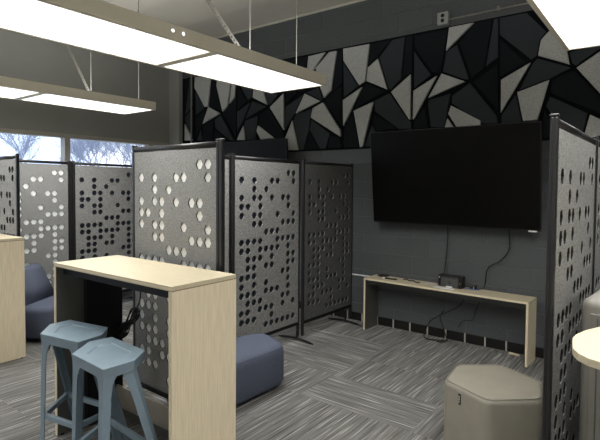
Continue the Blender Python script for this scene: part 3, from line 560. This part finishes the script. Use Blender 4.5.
b = B(); b.box(-.012, .022, -.015, .02, 0, .03, .004); b.box(.028, .058, -.01, .02, 0, .042, .005); b.done('plug', 'cable', r)
B().tube(spline([(-.05, -.03, .006), (-.01, -.035, .014), (.03, -.03, .006), (.08, -.02, .006)], 5), .004, 6).done('blue_lead', 'bluep', r); B().box(.018, .028, -.012, .012, .0, .02, .003).done('white_plug', 'white', r)
# glasses-like wire coil, marker, tangled lead
b = B(); 
for k in range(3):
    pts = [(.10+.06*math.cos(a)+.012*k, -.085+.032*math.sin(a)+.006*k, ZB+.005+.005*k) for a in [2*PI*i/18 for i in range(19)]]
    b.tube(pts, .0035, 6)
tag(b.done('coiled_lead', 'cable'), 'small coil of dark lead at the left end of the bench top', 'cable')
b = B(); b.tube([(.19, -.190, ZB+.008), (.325, -.178, ZB+.008)], .0085, 8); mk = tag(b.done('marker_pen', 'cable'), 'black marker pen lying beside the coiled lead', 'pen')
B().tube([(.165, -.192, ZB+.009), (.189, -.190, ZB+.009)], .0095, 8).done('pen_cap', 'white', mk)
tag(B().tube(spline([(.375, -.125, ZB+.006), (.41, -.11, ZB+.012), (.45, -.14, ZB+.006), (.50, -.13, ZB+.01), (.53, -.165, ZB+.006), (.585, -.165, ZB+.006)], 5), .006, 6).done('loose_lead', 'cable'), 'short crumpled black lead in the middle left of the bench top', 'cable')
# cables
tag(B().tube(spline([(.83, -.06, 1.20), (.822, -.03, 1.05), (.812, -.03, .87), (.80, -.035, .74), (.80, -.07, .66)], 6), .0055, 6).done('television_cable', 'cable'), 'black cable dropping straight from television to the black box', 'cable')
tag(B().tube(spline([(1.43, -.06, 1.20), (1.432, -.03, 1.10), (1.43, -.03, .97), (1.35, -.03, .865), (1.26, -.03, .805), (1.222, -.03, .74), (1.215, -.035, .63), (1.195, -.06, ZB+.006), (1.13, -.12, ZB+.006)], 6), .0055, 6).done('television_cable', 'cable'), 'black cable curving down the wall from the television right part to bench', 'cable')
tag(B().tube(spline([(1.03, -.12, .54), (1.02, -.1, .44), (.95, -.1, .36), (.77, -.12, .25), (.68, -.13, .17), (.635, -.15, .03), (.70, -.17, .012), (.80, -.13, .012), (.87, -.09, .012)], 6), .006, 6).done('floor_cable', 'cable'), 'black cable looping from bench to floor at left', 'cable')
tag(B().tube(spline([(.80, -.05, .30), (.79, -.11, .235), (.84, -.13, .13), (.872, -.14, .03), (.83, -.17, .012), (.79, -.19, .012)], 6), .006, 6).done('floor_cable', 'cable'), 'black cable under the bench crossing the other and reaching the floor', 'cable')
tag(B().tube(spline([(1.17, -.08, .545), (1.165, -.05, .44), (1.12, -.03, .34), (1.10, -.03, .25), (1.0, -.03, .22), (.95, -.03, .15)], 6), .004, 6).done('hanging_lead', 'cable'), 'thin dark lead hanging on the wall below the bench', 'cable')
tag(B().tube(spline([(1.03, -.15, .545), (1.04, -.16, .50), (1.075, -.17, .455)], 6), .004, 6).done('blue_lead', 'bluep'), 'short blue lead end hanging under the bench top', 'cable')
tag(B().box(-.05, .05, -.014, .014, 0, .012, .002, mtx=Matrix.Translation((1.515, -.075, 0))@Matrix.Rotation(-.2, 4, 'Z')).done('wood_offcut', 'edge'), 'small pale wood strip lying on the carpet by the bench right leg', 'wood piece')

# ------------------------------------------------------------------ bar tables
def make_table(Lx, dp=.445, H_=1.08):
    root = empty('bar_table')
    b = B(); b.box(0, Lx, 0, dp, H_-.024, H_, .0015); b.box(.001, Lx-.001, -.0008, .003, H_-.018, H_-.008, mi=1); b.box(Lx-.003, Lx+.0006, .001, dp-.001, H_-.026, H_-.021, mi=2); b.done('table_top', ['wood_top', 'edge', 'ply'], root)
    B().box(.022, Lx-.022, .045, dp-.012, H_-.075, H_-.024, .001).done('under_frame', 'black', root)
    for a, b0, b1 in ((0, .012, .022), (Lx-.022, 0, -.010)):
        b = B(); 
        if a == 0: b.box(0, .012, .001, dp, .004, H_-.025, .001); b.box(.012, .022, .002, dp-.001, .004, H_-.025, mi=2); b.box(0, .022, -.0008, .003, .004, H_-.025, mi=1)
        else: b.box(Lx-.012, Lx, .001, dp, .004, H_-.026, .001); b.box(Lx-.022, Lx-.012, .002, dp-.001, .004, H_-.025, mi=2); b.box(Lx-.022, Lx, -.0008, .003, .004, H_-.026, mi=1); b.box(Lx-.003, Lx, dp-.0005, dp+.0008, .004, H_-.026, mi=1)
        b.done('end_panel', ['wood', 'edge', 'inner'], root)
    b = B(); b.box(.022, Lx-.022, dp-.05, dp-.035, .085, .21, .001); b.box(.022, Lx-.022, dp-.062, dp-.035, .079, .087, .001); b.done('foot_rail', 'rail', root)
    B().box(.022, Lx-.022, dp-.03, dp-.02, .0, .085).done('kick_plate', 'inner', root)
    B().box(.022, .06, .17, dp-.002, .01, H_-.075, .002).done('black_column', 'black', root)  # tall black box along the inside of the left end panel
    for x in (.03, Lx-.03):
        for yy in (.03, dp-.03): 
            t = bmesh.new(); bmesh.ops.create_cone(t, cap_ends=True, segments=12, radius1=.015, radius2=.012, depth=.012, matrix=Matrix.Translation((x-.018 if x < .1 else x+.018, yy, .006))); B().merge(t).done('glide', 'black', root)
    return root
tb = make_table(1.15, .415); tb.location = (-.384, -3.306, 0); tb.rotation_euler = (0, 0, .013)
tag(tb, 'maple bar table in the foreground with two blue-grey stools pushed to it', 'table', 'bar tables')
tb2 = copy_tree(tb); tb2.location = (-3.145, -3.255, 0); tb2.rotation_euler = (0, 0, .0); tag(tb2, 'maple bar table end cut by the left picture edge', 'table', 'bar tables')
# rounded end table on the right
RT = [(3.6, -2.66), (2.62, -2.66), (2.51, -2.70), (2.479, -2.763), (2.446, -2.838), (2.426, -2.911), (2.423, -2.96), (2.428, -3.0), (2.441, -3.072), (2.461, -3.111), (2.49, -3.14), (2.53, -3.156), (2.62, -3.165), (3.6, -3.165)]
r = empty('bar_table', (0, 0, 0), 0, 'pale maple table top with rounded corner at the right picture edge', 'table', 'bar tables')
b = B(); b.prism(RT, 1.056, 1.08, .002); b.done('table_top', 'wood_top', r)
B().tube([(3.3, -2.92, .03), (3.3, -2.92, 1.056)], .035, 16).done('leg', 'black', r)
t = bmesh.new(); bmesh.ops.create_cone(t, cap_ends=True, segments=32, radius1=.28, radius2=.26, depth=.03, matrix=Matrix.Translation((3.3, -2.92, .015))); B().merge(t).done('base', 'black', r)
# moulded cabinet behind it
r = empty('storage_cabinet', (2.395, -2.60, 0), -.09, 'warm grey cabinet with rounded corners behind the rounded maple table', 'cabinet')
B().box(0, .50, 0, .62, .03, 1.14, .035, seg=4).done('body', 'cab', r, True)
b = B(); b.box(.035, .465, -.006, .004, .06, 1.085, .003); b.done('front_panel', 'cab', r)
b = B(); b.box(.06, .064, -.008, -.005, .07, 1.07); b.done('panel_seam', 'inner', r)
B().box(.09, .2, -.010, -.004, 1.03, 1.045, .003).done('handle', 'cab', r)
B().box(.02, .48, .02, .6, 0, .035).done('plinth', 'black', r)

# coiled power lead hanging inside the near table
b = B(); cx, cy, cz = -.235, -2.91, .64
dirv = Vector((.30, 0, .31)).normalized(); nrm = Vector((-dirv.z, 0, dirv.x))
for k in range(7):
    w_ = .018+.010*(k % 4); L1 = .13+.012*(k % 3); pts = []
    for i in range(25):
        a_ = 2*PI*i/24; s_ = math.cos(a_)*L1; q_ = math.sin(a_)*w_*(abs(math.cos(a_))*1.6+.12)
        pts.append(Vector((cx, cy, cz))+dirv*s_+nrm*q_+Vector((0, (k-3)*.006, 0)))
    b.tube(pts, .004, 6)
b.box(cx-.015, cx+.015, cy-.03, cy+.03, cz-.014, cz+.014, .005)
b.tube(spline([(cx+.1, cy, cz+.11), (cx+.16, cy-.01, cz+.2), (cx+.17, cy-.02, cz+.33), (cx+.17, cy-.02, 1.0)], 6), .004, 6)
tag(b.done('coiled_power_cord', 'cable'), 'black power cord tied in a bundle, hanging under the near bar table', 'cord')

# ------------------------------------------------------------------ stools
def make_stool():
    root = empty('bar_stool')
    O = Vector((.45, -3.42)); P = {'L': (.338, -3.548), 'F': (.649, -3.562), 'R2': (.655, -3.413), 'R': (.574, -3.305), 'B': (.242, -3.291), 'BL': (.222, -3.405)}
    P = {k: Vector(v)-O for k, v in P.items()}; seq = ['L', 'F', 'R2', 'R', 'B', 'BL']; Hs = .74
    out = [P[k] for k in seq]
    # seat: rim, slightly dished middle
    t = bmesh.new(); n = 6
    def ring(s, z): return [t.verts.new((p.x*s, p.y*s, z)) for p in out]
    r0 = ring(.955, Hs-.052); r1 = ring(.99, Hs-.006); r2 = ring(1, Hs-.002); r3 = ring(.985, Hs); r4 = ring(.62, Hs-.003); r5 = ring(.57, Hs-.008); r6 = ring(.90, Hs-.052); r7 = ring(.93, Hs-.02)
    for a, c_ in ((r0, r1), (r1, r2), (r2, r3), (r3, r4), (r4, r5), (r6, r0), (r7, r6)):
        for i in range(n): t.faces.new((a[i], a[(i+1) % n], c_[(i+1) % n], c_[i]))
    t.faces.new(r5); t.faces.new(r7[::-1]); bmesh.ops.recalc_face_normals(t, faces=t.faces[:])
    B().merge(t).done('seat', 'stool', root)
    zt = Hs-.045; zf = 0.
    ctr = Vector((0, 0))
    # feet on the floor: (corner top, foot position)
    T = {'L': P['L']*.955, 'F': P['F']*.955, 'R': P['R2']*.90, 'B': P['BL']*.95}
    Fp = {'L': P['L']+Vector((.012, -.02)), 'F': P['F']+Vector((.0, -.022)), 'R': P['R2']+Vector((.03, .18)), 'B': P['BL']+Vector((-.03, .20))}
    def legloft(key, e1, e2, w0, w1, th):
        """L-section leg: flanges run from the corner along e1 and e2"""
        t = bmesh.new(); R_ = []
        for z, base, w in ((zt, T[key], w0), (.60, T[key].lerp(Fp[key], (zt-.60)/zt), w0*.78), (zf, Fp[key], w1)):
            base = Vector(base)
            a, b_ = e1*w, e2*w; q = [base, base+a, base+a+e2*th, base+(e1+e2)*th, base+b_+e1*th, base+b_]
            R_.append([t.verts.new((v.x, v.y, z)) for v in q])
        for u, v in zip(R_, R_[1:]):
            for i in range(6): t.faces.new((u[i], u[(i+1) % 6], v[(i+1) % 6], v[i]))
        t.faces.new(R_[0]); t.faces.new(R_[-1]); bmesh.ops.recalc_face_normals(t, faces=t.faces[:])
        return B().merge(t).done('leg', 'stool', root)
    def u(a, c_): return (Vector(c_)-Vector(a)).normalized()
    legloft('L', u(P['L'], P['F']), u(P['L'], P['BL']), .049, .031, .013)
    legloft('F', u(P['F'], P['L']), u(P['F'], P['R2']), .049, .031, .013)
    def plate(key, a, c_, inn):
        t = bmesh.new(); R_ = []; d = u(a, c_); nn = Vector((-d.y, d.x)); nn = nn if nn.dot(-T[key]) > 0 else -nn
        for z, base, w in ((zt, T[key], .055), (.6, T[key].lerp(Fp[key], (zt-.6)/zt), .036), (0, Fp[key], .022)):
            q = [base-d*w, base+d*w, base+d*w+nn*.03, base-d*w+nn*.03]; R_.append([t.verts.new((v.x, v.y, z)) for v in q])
        for x_, v in zip(R_, R_[1:]):
            for i in range(4): t.faces.new((x_[i], x_[(i+1) % 4], v[(i+1) % 4], v[i]))
        t.faces.new(R_[0]); t.faces.new(R_[-1]); bmesh.ops.recalc_face_normals(t, faces=t.faces[:])
        return B().merge(t).done('leg', 'stool', root)
    legloft('R', u(P['R2'], P['F']), u(P['R2'], P['R']), .049, .031, .013); legloft('B', u(P['BL'], P['L']), u(P['BL'], P['B']), .049, .031, .013)
    # foot rests between the legs, and rounded brackets below the seat
    zr = .30; k = (zt-zr)/zt; Q = {q: T[q].lerp(Fp[q], k) for q in T}
    order = ['L', 'F', 'R', 'B']
    for a, c_ in zip(order, order[1:]+order[:1]):
        A_, B_ = Q[a]*.97, Q[c_]*.97; d = (B_-A_).normalized(); nn = Vector((-d.y, d.x)); nn = nn if nn.dot(-(A_+B_)/2) > 0 else -nn
        b = B(); b.prism([A_, B_, B_+nn*.022, A_+nn*.022], zr-.028, zr, .003)
        b.done('foot_rest', 'stool', root)
        A1, B1 = T[a], T[c_]; d = (B1-A1).normalized(); nn = Vector((-d.y, d.x)); nn = nn if nn.dot(-(A1+B1)/2) > 0 else -nn
        for S_, sd, kk in ((A1, 1, a), (B1, -1, c_)):
            if (a, c_) != ('L', 'F') and kk in 'RB': continue
            off = .05; t = bmesh.new(); arc = [(off*.6, 0), (off+.045, 0)]+[(off+.045-.045*math.sin(x_), -.045+.045*math.cos(x_)) for x_ in (PI/8, PI/4, 3*PI/8, PI/2)]+[(off*.6, -.045)]
            f0 = [t.verts.new((S_.x+d.x*sd*p[0], S_.y+d.y*sd*p[0], zt+.002+p[1])) for p in arc]; f1 = [t.verts.new((v.co.x+nn.x*.014, v.co.y+nn.y*.014, v.co.z)) for v in f0]
            t.faces.new(f0); t.faces.new(f1)
            for i in range(len(arc)): j = (i+1) % len(arc); t.faces.new((f0[i], f0[j], f1[j], f1[i]))
            bmesh.ops.recalc_face_normals(t, faces=t.faces[:]); B().merge(t).done('bracket', 'stool', root)
    return root
s1 = make_stool(); s1.location = (.45, -3.42, 0); tag(s1, 'blue-grey plastic bar stool nearest the camera, overlapping the other stool', 'stool', 'blue-grey bar stools')
# second: corner L of the seat at (-.115,-3.501), turned by 12.6 degrees
a_ = math.radians(12.6); lv = Vector((.338-.45, -3.548+3.42)); lr = Vector((lv.x*math.cos(a_)-lv.y*math.sin(a_), lv.x*math.sin(a_)+lv.y*math.cos(a_)))
s2 = copy_tree(s1); s2.location = (-.115-lr.x, -3.501-lr.y, 0); s2.rotation_euler = (0, 0, a_); tag(s2, 'blue-grey plastic bar stool standing left of and behind the nearer stool', 'stool', 'blue-grey bar stools')

# ------------------------------------------------------------------ soft seats
r = empty('hexagonal_ottoman', (1.87, -1.9, 0), 0, 'beige-grey vinyl ottoman with irregular hexagonal top, in front of right divider', 'ottoman')
hx = [(1.602, -1.787), (1.827, -1.625), (2.093, -1.742), (2.141, -1.997), (1.919, -2.185), (1.632, -2.060)]; hx = [((a-1.87)*1.03, (b_+1.9)*1.03) for a, b_ in hx]
def subd(o, lv=1):
    m = o.modifiers.new('sub', 'SUBSURF'); m.levels = lv; m.render_levels = lv
ctr = (0, 0)
def soft_prism(outline, z0, z1, rad, seg=4, side=None):
    t = bmesh.new(); n = len(outline)
    # round the plan corners
    pts = []
    for i in range(n):
        p0, p1, p2 = Vector(outline[i-1]), Vector(outline[i]), Vector(outline[(i+1) % n]); c1 = p1+(p0-p1).normalized()*rad*1.3; c2 = p1+(p2-p1).normalized()*rad*1.3
        for k in range(5): s_ = k/4; pts.append(c1.lerp(p1, s_).lerp(p1.lerp(c2, s_), s_))
    rings = []; bot = rad*.5
    prof = [(-bot, 0), (0, bot)] + [(0, z1-z0-rad)] + [(-(rad-rad*math.cos(a)), z1-z0-rad+rad*math.sin(a)) for a in (PI/8, PI/4, 3*PI/8, PI/2)]
    cen = sum(pts, Vector((0, 0)))/len(pts)
    for off, z in prof:
        rr = []
        for p in pts:
            d = (p-cen); q = cen+d*(1+off/d.length); rr.append(t.verts.new((q.x, q.y, z0+z)))
        rings.append(rr)
    m_ = len(pts)
    for a, c_ in zip(rings, rings[1:]):
        for i in range(m_): t.faces.new((a[i], a[(i+1) % m_], c_[(i+1) % m_], c_[i]))
    t.faces.new(rings[0]); t.faces.new(rings[-1]); bmesh.ops.recalc_face_normals(t, faces=t.faces[:])
    for f in t.faces: f.smooth = len(f.verts) == 4
    return t, pts, cen
t, pts, cen = soft_prism(hx, .012, .45, .032); b = B(); b.merge(t)
o = b.done('body', 'vinyl', r)
for p in o.data.polygons: p.use_smooth = True
try: o.data.set_sharp_from_angle(angle=math.radians(35))
except Exception: pass
sm = [cen+(p-cen)*.955 for p in pts]; b = B(); b.tube([(p.x, p.y, .4495) for p in sm]+[(sm[0].x, sm[0].y, .4495)], .0022, 6); b.done('top_seam', 'vinyl', r)
# side seams at the corners and the black tag on the front left face
fa, fb = Vector(hx[5]), Vector(hx[4]); d = (fb-fa).normalized(); nn = Vector((d.y, -d.x)); m0 = fa.lerp(fb, .40)
def face_box(u0, u1, z0, z1, th, off=0.):
    p = [m0+d*u0+nn*off, m0+d*u1+nn*off, m0+d*u1+nn*(off+th), m0+d*u0+nn*(off+th)]; return p
b = B(); b.prism(face_box(-.008, .008, 0, 0, .004, -.001), .353, .412, .0012); tg = b.done('brand_tag', 'black', r)
b = B()
for k in range(5): b.prism(face_box(-.0035, .003+.001*(k % 2), 0, 0, .0015, .003), .362+.009*k, .3655+.009*k)
b.done('tag_print', 'white', tg)

r = empty('lounge_chair', (-2.6, -2.4, 0), 0, 'slate blue upholstered chair between the two bar tables, back against the dividers', 'chair')
OC = Vector((-2.6, -2.4))
sp = [(-2.25, -2.60), (-2.20, -2.12), (-2.70, -2.02), (-2.90, -2.32), (-2.62, -2.70), (-2.40, -2.70)]
t, pts, cen = soft_prism([tuple(Vector(p)-OC) for p in sp], .045, .345, .05); o = B().merge(t).done('seat', 'blue', r)
for p in o.data.polygons: p.use_smooth = True
t = bmesh.new(); v = []
for z, q in ((.30, [(-2.47, -2.66), (-2.78, -2.20), (-2.90, -2.28), (-2.59, -2.72)]), (.50, [(-2.52, -2.67), (-2.83, -2.26), (-2.92, -2.31), (-2.62, -2.72)]), (.66, [(-2.56, -2.68), (-2.865, -2.32), (-2.93, -2.355), (-2.64, -2.72)]), (.70, [(-2.58, -2.68), (-2.865, -2.36), (-2.92, -2.39), (-2.64, -2.71)])):
    v.append([t.verts.new((p[0]-OC.x, p[1]-OC.y, z)) for p in q])
for a, c_ in zip(v, v[1:]):
    for i in range(4): t.faces.new((a[i], a[(i+1) % 4], c_[(i+1) % 4], c_[i]))
t.faces.new(v[0]); t.faces.new(v[-1]); bmesh.ops.recalc_face_normals(t, faces=t.faces[:])
bmesh.ops.bevel(t, geom=[e for e in t.edges if len(e.link_faces) == 2 and e.calc_face_angle() > .5], offset=.016, segments=3, affect='EDGES')
o = B().merge(t).done('backrest', 'blue', r)
for p in o.data.polygons: p.use_smooth = True
for x, y in ((-2.33, -2.55), (-2.3, -2.2), (-2.7, -2.15), (-2.6, -2.6)): B().tube([(x-OC.x, y-OC.y, 0), (x-OC.x, y-OC.y, .06)], .018, 10).done('foot', 'black', r)
# the second seat, right of the near table: a low wedge seat
r = empty('wedge_seat', (0, 0, 0), 0, 'slate blue low seat peeking out right of the near bar table', 'seat')
t, pts, cen = soft_prism([(.262, -2.70), (.298, -2.10), (.285, -1.90), (-.04, -1.78), (-.15, -1.93), (-.17, -2.70)], .03, .350, .07)
o = B().merge(t).done('seat', 'blue', r)
for p in o.data.polygons: p.use_smooth = True
b = B()
pp = [cen+(p-cen)*.962 for p in pts]; b.tube([(p.x, p.y, .330) for p in pp]+[(pp[0].x, pp[0].y, .330)], .0025, 6); b.done('seam', 'blue', r)
for x, y in ((.2, -2.62), (-.1, -2.62), (.2, -2.1), (-.05, -2.0)): B().tube([(x, y, 0), (x, y, .04)], .015, 8).done('foot', 'black', r)

# ------------------------------------------------------------------ bare trees outside
def tree(x, y, h, seed, lab):
    rng = random.Random(seed); b = B(); t = bmesh.new()
    def seg(p, q, r0, r1):
        d = (q-p).normalized(); a = d.cross(Vector((0, 0, 1)) if abs(d.z) < .9 else Vector((1, 0, 0))).normalized(); c_ = d.cross(a)
        A = [t.verts.new(p+(a*math.cos(2*PI*k/4)+c_*math.sin(2*PI*k/4))*r0) for k in range(4)]; Q = [t.verts.new(q+(a*math.cos(2*PI*k/4)+c_*math.sin(2*PI*k/4))*r1) for k in range(4)]
        for k in range(4): t.faces.new((A[k], A[(k+1) % 4], Q[(k+1) % 4], Q[k]))
    def grow(p, d, L, r, lv):
        n = 3
        for i in range(n):
            d = (d+Vector((rng.gauss(0, .16), rng.gauss(0, .16), rng.gauss(0, .08)+.02))).normalized(); q = p+d*L/n; seg(p, q, r*(1-.25*i/n), r*(1-.25*(i+1)/n)); p = q
            if lv < 5 and (i > 0 or lv > 0):
                for _ in range(2 if lv < 4 else 1):
                    dd = (d+Vector((rng.uniform(-1, 1), rng.uniform(-1, 1), rng.uniform(-.15, .7)))*.85).normalized(); grow(p, dd, L*rng.uniform(.55, .75), r*.5, lv+1)
    grow(Vector((x, y, -.5)), Vector((0, 0, 1)), h*.42, h*.012, 0)
    b.merge(t); tag(b.done('bare_tree', 'bark'), lab, 'tree', 'bare winter trees outside')
TR = [(-46, 11, 9.5, 'leftmost bare tree seen through the window panes'), (-50, 15.5, 11, 'bare tree with dense twigs in the left window pane'), (-44, 17.5, 9, 'bare tree left of the window mullion'), (-57, 25.5, 12, 'bare tree behind the window mullion'),
      (-42, 22.5, 9.5, 'bare tree just right of the window mullion'), (-52, 29, 11.5, 'bare tree in the right window pane near the divider'), (-45, 31, 9.5, 'rightmost bare tree, mostly behind the nearest divider'), (-60, 14, 13, 'distant bare tree behind the left pane trees'), (-68, 36, 13, 'distant bare tree behind the right pane trees')]
for i, (x, y, h, lab) in enumerate(TR): tree(x, y, h, 11+i, lab)

# ------------------------------------------------------------------ sky, camera
w = bpy.data.worlds.new('sky'); S.world = w; w.use_nodes = True
n = w.node_tree.nodes; l = w.node_tree.links; bg = n['Background']
tc = n.new('ShaderNodeTexCoord'); nz = n.new('ShaderNodeTexNoise'); nz.inputs['Scale'].default_value = 3; nz.inputs['Detail'].default_value = 5
l.new(tc.outputs['Generated'], nz.inputs['Vector'])
rp = n.new('ShaderNodeValToRGB'); rp.color_ramp.elements[0].color = (.62, .74, 1, 1); rp.color_ramp.elements[1].color = (1, 1, 1, 1)
rp.color_ramp.elements[0].position = .35; rp.color_ramp.elements[1].position = .65
l.new(nz.outputs['Fac'], rp.inputs[0]); l.new(rp.outputs[0], bg.inputs['Color']); bg.inputs['Strength'].default_value = 2.2

f, cx, cy, pitch, yaw, roll, X, Y, Z = 474.263, 329.599, 203.6349, .0364962, .6256951, .0100998, 2.67216, -4.65945, 1.5627
F = Vector((-math.sin(yaw)*math.cos(pitch), math.cos(yaw)*math.cos(pitch), -math.sin(pitch)))
R = Vector((math.cos(yaw), math.sin(yaw), 0)); U = R.cross(F)
R2 = R*math.cos(roll)+U*math.sin(roll); U2 = -R*math.sin(roll)+U*math.cos(roll)
cd = bpy.data.cameras.new('camera'); co = bpy.data.objects.new('camera', cd); C.objects.link(co)
m4 = Matrix((R2, U2, -F)).transposed().to_4x4(); m4.translation = (X, Y, Z); co.matrix_world = m4
cd.sensor_fit = 'HORIZONTAL'; cd.sensor_width = 36; cd.lens = f*36/600
cd.shift_x = -(cx-300)/600; cd.shift_y = (cy-220)/600; cd.clip_start = .05; cd.clip_end = 400
S.camera = co
vs = S.view_settings; vs.view_transform = 'Standard'; vs.look = 'None'; vs.gamma = 1; vs.use_curve_mapping = False; vs.exposure = 0.33
